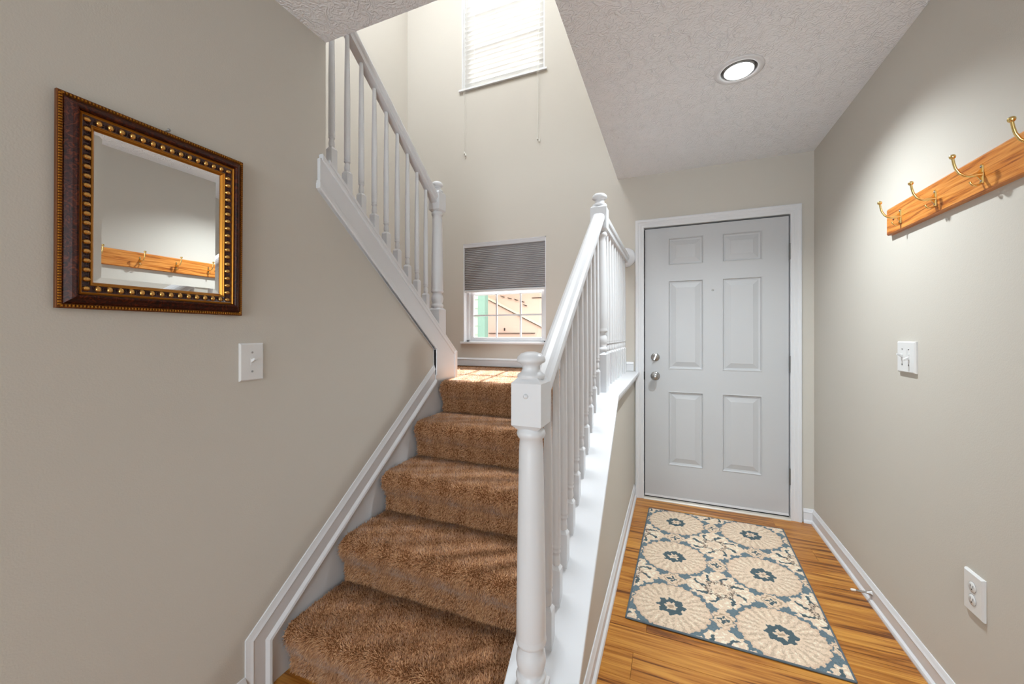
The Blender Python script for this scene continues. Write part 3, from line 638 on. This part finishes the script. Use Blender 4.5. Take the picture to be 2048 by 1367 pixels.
# ------------------------------------------------------------------ area rug
def make_rug():
    c = np.array([(-.186, 1.762), (.604, 1.742), (.647, 2.930), (-.150, 2.932)]); nx, ny = 400, 600
    u, v = np.meshgrid(np.linspace(0, 1, nx + 1), np.linspace(0, 1, ny + 1))
    X = ((1 - u) * (1 - v))[..., None] * c[0] + (u * (1 - v))[..., None] * c[1] + (u * v)[..., None] * c[2] + ((1 - u) * v)[..., None] * c[3]
    px, py = u * .795, v * 1.19                      # rug coordinates in metres from the near left corner
    jx = px + .0022 * np.sin(py * 310) + .003 * np.sin(px * 120 + py * 90); jy = py + .0022 * np.sin(px * 330) + .003 * np.sin(py * 110 - px * 80)
    P, Q = .421, .4375; ox, oy = .178, .150          # medallion lattice
    def cell(sx, sy): 
        a = (jx - ox - sx) / P; b = (jy - oy - sy) / Q
        return (a - np.round(a)) * P, (b - np.round(b)) * Q
    cream = np.array(srgb(224, 202, 178)); cream2 = np.array(srgb(212, 186, 162)); slate = np.array(srgb(108, 125, 133)); dk = np.array(srgb(84, 100, 106)); taupe = np.array(srgb(180, 158, 136)); brown = np.array(srgb(120, 106, 96)); ivory = np.array(srgb(236, 226, 206))
    col_ = np.ones(px.shape + (3,)) * slate
    nz = lambda s: np.sin(jx * s + 1.3 * np.sin(jy * s * .7)) * np.sin(jy * s * .9 + 1.1 * np.sin(jx * s * .6))
    col_[nz(260) > .72] = slate * .8
    def put(mask, c_): col_[mask] = c_
    # lacy leaf squares between four medallions
    a, b = cell(P / 2, Q / 2); r = np.hypot(a, b); th = np.arctan2(b, a)
    lim = .137 + .016 * np.cos(4 * th) + .008 * np.cos(12 * th) + .005 * np.cos(28 * th)
    put(r < lim, cream); put((r < lim - .012) & (nz(150) > .28), ivory)
    put((r < .118) & (r > .074) & (np.abs(np.sin(4 * th + 26 * r)) > .94), dk)
    put((np.abs(r - .056 - .008 * np.cos(8 * th)) < .012) & (nz(420) > -.15), brown)
    put((r < .088) & (r > .066) & (np.cos(8 * th + 1.2) > .80), dk)
    put(r < .032 + .006 * np.cos(6 * th), cream); put((r < .022) & (nz(380) > .3), taupe)
    # small diamonds
    for sx, sy in ((P / 2, 0), (0, Q / 2)):
        a, b = cell(sx, sy); r = np.hypot(a, b); th = np.arctan2(b, a)
        lim = .056 + .010 * np.cos(4 * th) + .003 * np.cos(16 * th)
        put(r < lim, cream2); put(r < lim - .007, cream); put((np.abs(r - .035 - .005 * np.cos(4 * th)) < .0035), taupe)
        put(r < .018 + .009 * np.cos(4 * th), dk); put(r < .005, cream)
    # big round medallions
    a, b = cell(0, 0); r = np.hypot(a, b); th = np.arctan2(b, a)
    lim = .163 + .004 * np.cos(24 * th)
    put(r < lim + .006, slate * .92); put(r < lim, cream2); put(r < lim - .010, cream)
    put((r < .150) & (r > .072) & (np.cos(24 * th) < -.35) & (nz(300) > -.35), taupe * .6 + cream * .4)
    put((r < .135) & (r > .09) & (np.cos(24 * th) > .78) & (nz(340) > 0), ivory)
    put(r < .055 + .006 * np.cos(8 * th), dk); put(r < .024 + .006 * np.cos(6 * th), cream); put((r < .011), taupe)
    col_ *= (1 + rng.normal(0, .07, px.shape))[..., None]
    edge = np.minimum.reduce([px, .795 - px, py, 1.19 - py]); put(edge < .0025, np.array(srgb(92, 104, 112)))
    lum = col_.mean(-1); z = .0075 + .0018 * (lum > .42) + rng.normal(0, .0006, px.shape); z[edge < .006] = .006; z[edge < .001] = .001
    V = np.concatenate([X, z[..., None]], -1).reshape(-1, 3); idx = np.arange((nx + 1) * (ny + 1)).reshape(ny + 1, nx + 1)
    F = np.stack([idx[:-1, :-1], idx[:-1, 1:], idx[1:, 1:], idx[1:, :-1]], -1).reshape(-1)
    root = thing('area_rug', (.229, 2.34, 0), 'slate blue and cream medallion rug in front of the entry door', 'rug')
    me = bpy.data.meshes.new('rug_pile'); me.vertices.add(len(V)); me.vertices.foreach_set('co', (V - np.array([.229, 2.34, 0])).ravel()); me.loops.add(len(F)); me.loops.foreach_set('vertex_index', F)
    me.polygons.add(len(F) // 4); me.polygons.foreach_set('loop_start', np.arange(0, len(F), 4)); me.polygons.foreach_set('loop_total', np.full(len(F) // 4, 4))
    at = me.attributes.new('tone', 'FLOAT_COLOR', 'POINT'); at.data.foreach_set('color', np.concatenate([np.clip(col_, 0, 1), np.ones(px.shape + (1,))], -1).astype(np.float32).ravel())
    me.update(); me.validate(); me.materials.append(M['rug']); o = bpy.data.objects.new('rug_pile', me); col.objects.link(o); o.parent = root
    mb = MB(); cc = [tuple(p) for p in c]
    for p, q in ((0, 1), (1, 2), (2, 3), (3, 0)): mb.tube([(*cc[p], .0045), (*cc[q], .0045)], .0042, 8)
    mb.build('edge_binding', 'rug_edge', root)
make_rug()

# ------------------------------------------------------------------ shade on the landing window
sd = thing('pleated_blind', (-1.365, YD + .03, 2.03), 'grey pleated cellular shade half lowered in the landing window', 'window shade')
sx0, sx1 = W1[0] + .004, W1[1] - .004
box('head_rail', (sx0, YD + .002, 2.018), (sx1, YD + .045, 2.056), mat('shade_rail', srgb(196, 196, 200), .4), sd, .003)
mb = MB(); npl = 24; zt, zb_ = 2.018, 1.634; ptsF = []; 
for i in range(npl * 2 + 1): ptsF.append((YD + .008 + (.012 if i % 2 else 0), zt + (zb_ - zt) * i / (npl * 2)))
back = [(YD + .040 - (p[0] - YD - .008), p[1]) for p in ptsF]
ringp = ptsF + back[::-1]
mb.extr(ringp, lambda p: (sx0 + .006, p[0], p[1]), lambda p: (sx1 - .004, p[0], p[1])); mb.build('pleated_fabric', 'fabric', sd)
box('bottom_rail', (sx0 + .004, YD + .006, 1.617), (sx1 - .002, YD + .042, 1.634), mat('shade_rail_light', srgb(214, 214, 216), .4), sd, .003)

# ------------------------------------------------------------------ blinds on the upper window
bl = thing('window_blind', (-1.378, YD + .04, W2[2]), 'white slatted blind in the high stairwell window', 'window blind')
bx0, bx1 = W2[0] + .014, W2[1] - .012
box('head_rail', (bx0, YD + .012, W2[3] - .06), (bx1, YD + .07, W2[3] - .012), 'plastic', bl)
sl = None
for k in range(28):
    z_ = W2[2] + .05 + .0434 * k; a = math.radians(-60)
    if z_ > W2[3] - .07: break
    if sl is None:
        mb = MB(); w_, t_ = .025, .0014; ca, sa = math.cos(a), math.sin(a)
        sec = [(-w_, -t_), (0, -t_ + .002), (w_, -t_), (w_, t_), (0, t_ + .002), (-w_, t_)]
        sec = [(p * ca - q * sa, p * sa + q * ca) for p, q in sec]
        mb.extr(sec, lambda p: (bx0, YD + .042 + p[0], z_ + p[1]), lambda p: (bx1, YD + .042 + p[0], z_ + p[1])); sl = mb.build('slat', 'slat', bl); z0_ = z_
    else: inst(sl, 'slat', bl, (0, 0, z_ - z0_))
box('bottom_rail', (bx0, YD + .022, W2[2] + .010), (bx1, YD + .066, W2[2] + .026), 'slat', bl, .003)
for xr in (-1.655, -1.13):
    mb = MB(); mb.box((xr - .0008, YD + .018, W2[2] + .02), (xr + .0008, YD + .0195, W2[3] - .06)); mb.build('ladder_cord', 'cord', bl)
for xc, ze in ((-1.735, 2.885), (-1.036, 2.885)):
    for j, dx in enumerate((-.006, .008)):
        cdo = MB().tube([(xc + dx, YD + .012, W2[3] - .06), (xc + dx, YD - .012, W2[2] + .2), (xc + dx, YD - .024, W2[2] - .01), (xc + dx * .8, YD - .010, W2[2] - .15), (xc + dx, YD - .010, ze - .02 * j)], .0014, 6).build('pull_cord', 'cord', bl)
        MB().lathe([(.002, .016), (.005, .010), (.0068, -.004), (.0055, -.012), (0, -.013)], (xc + dx, YD - .010, ze - .02 * j - .008), 10).build('cord_tassel', 'cord', cdo)

# ------------------------------------------------------------------ outside
gd = box('ground', (-30, YD + .3, -.9), (30, 60, -.6), 'ground'); struct(gd, 'pale ground outside the windows', 'ground')
nh = thing('neighbouring_house', (-3.4, 9.0, -.6), 'sunlit peach house seen through the landing window', 'house')
MB().box((-9.5, 9.0, -.6), (4.0, 15.0, 2.6)).build('wall', 'peach', nh)
MB().extr([(8.6, 2.55), (12.0, 4.6), (15.4, 2.55), (15.4, 2.45), (12.0, 4.48), (8.6, 2.45)], lambda p: (-9.9, p[0], p[1]), lambda p: (4.4, p[0], p[1])).build('roof', 'shingle', nh)
r0, r1 = Vector((-4.341, 8.93, 2.165)), Vector((-2.6, 8.93, 1.30)); up = Vector((0, 0, .028))
mb = MB(); mb.loft([[tuple(p - up), tuple(p - up + Vector((0, .07, 0))), tuple(p + up + Vector((0, .07, 0))), tuple(p + up)] for p in (r0, r1)]); mb.build('rake_board', 'peach_trim', nh)
mb = MB(); mb.loft([[tuple(p - up * 1.7), tuple(p - up * 1.7 + Vector((0, .05, 0))), tuple(p - up + Vector((0, .05, 0))), tuple(p - up)] for p in (r0 + Vector((0, .02, 0)), r1 + Vector((0, .02, 0)))]); mb.build('rake_shadow', 'bracket', nh)  # dark strip painting the shadow below the rake board
for x_, z_ in ((-3.935, 2.2), (-3.739, 2.149), (-3.565, 2.109), (-3.407, 2.063), (-3.335, 1.969)): MB().extr([(-.05, .012), (.05, -.022), (.03, -.034), (-.04, -.004)], lambda p: (x_ + p[0], 8.93, z_ + p[1]), lambda p: (x_ + p[0], 9.0, z_ + p[1])).build('bracket', 'bracket', nh)
box('ledge', (-3.157, 8.96, 2.122), (-2.3, 9.0, 2.136), 'bracket', nh); box('ledge', (-4.323, 8.96, 1.264), (-3.084, 9.0, 1.278), 'bracket', nh)
wlamp = MB().lathe([(.012, 0), (.02, .01), (.018, .05), (.026, .055), (.006, .075)], (-3.874, 8.95, 1.33), 10).build('wall_lantern', 'bracket', nh)
gh = thing('siding_house', (-2.8, 4.6, -.6), 'sage lap-sided house corner with teal corner board outside the landing window', 'house')
for k in range(30):
    z_ = -.6 + .115 * k
    if k == 0:
        sb = MB().extr([(4.60, z_), (4.585, z_), (4.598, z_ + .12), (4.62, z_ + .12)], lambda p: (-5.2, p[0], p[1]), lambda p: (-2.362, p[0], p[1])).build('lap_board', 'siding', gh)
    else: inst(sb, 'lap_board', gh, (0, 0, .115 * k))
MB().extr([(-5.2, 4.605), (-2.30, 4.605), (-4.2, 8.0), (-5.2, 8.0)], lambda p: (p[0], p[1], -.6), lambda p: (p[0], p[1], 2.95)).build('house_wall', 'siding', gh); box('corner_board', (-2.362, 4.575, -.6), (-2.262, 4.68, 2.95), 'teal', gh, .004)
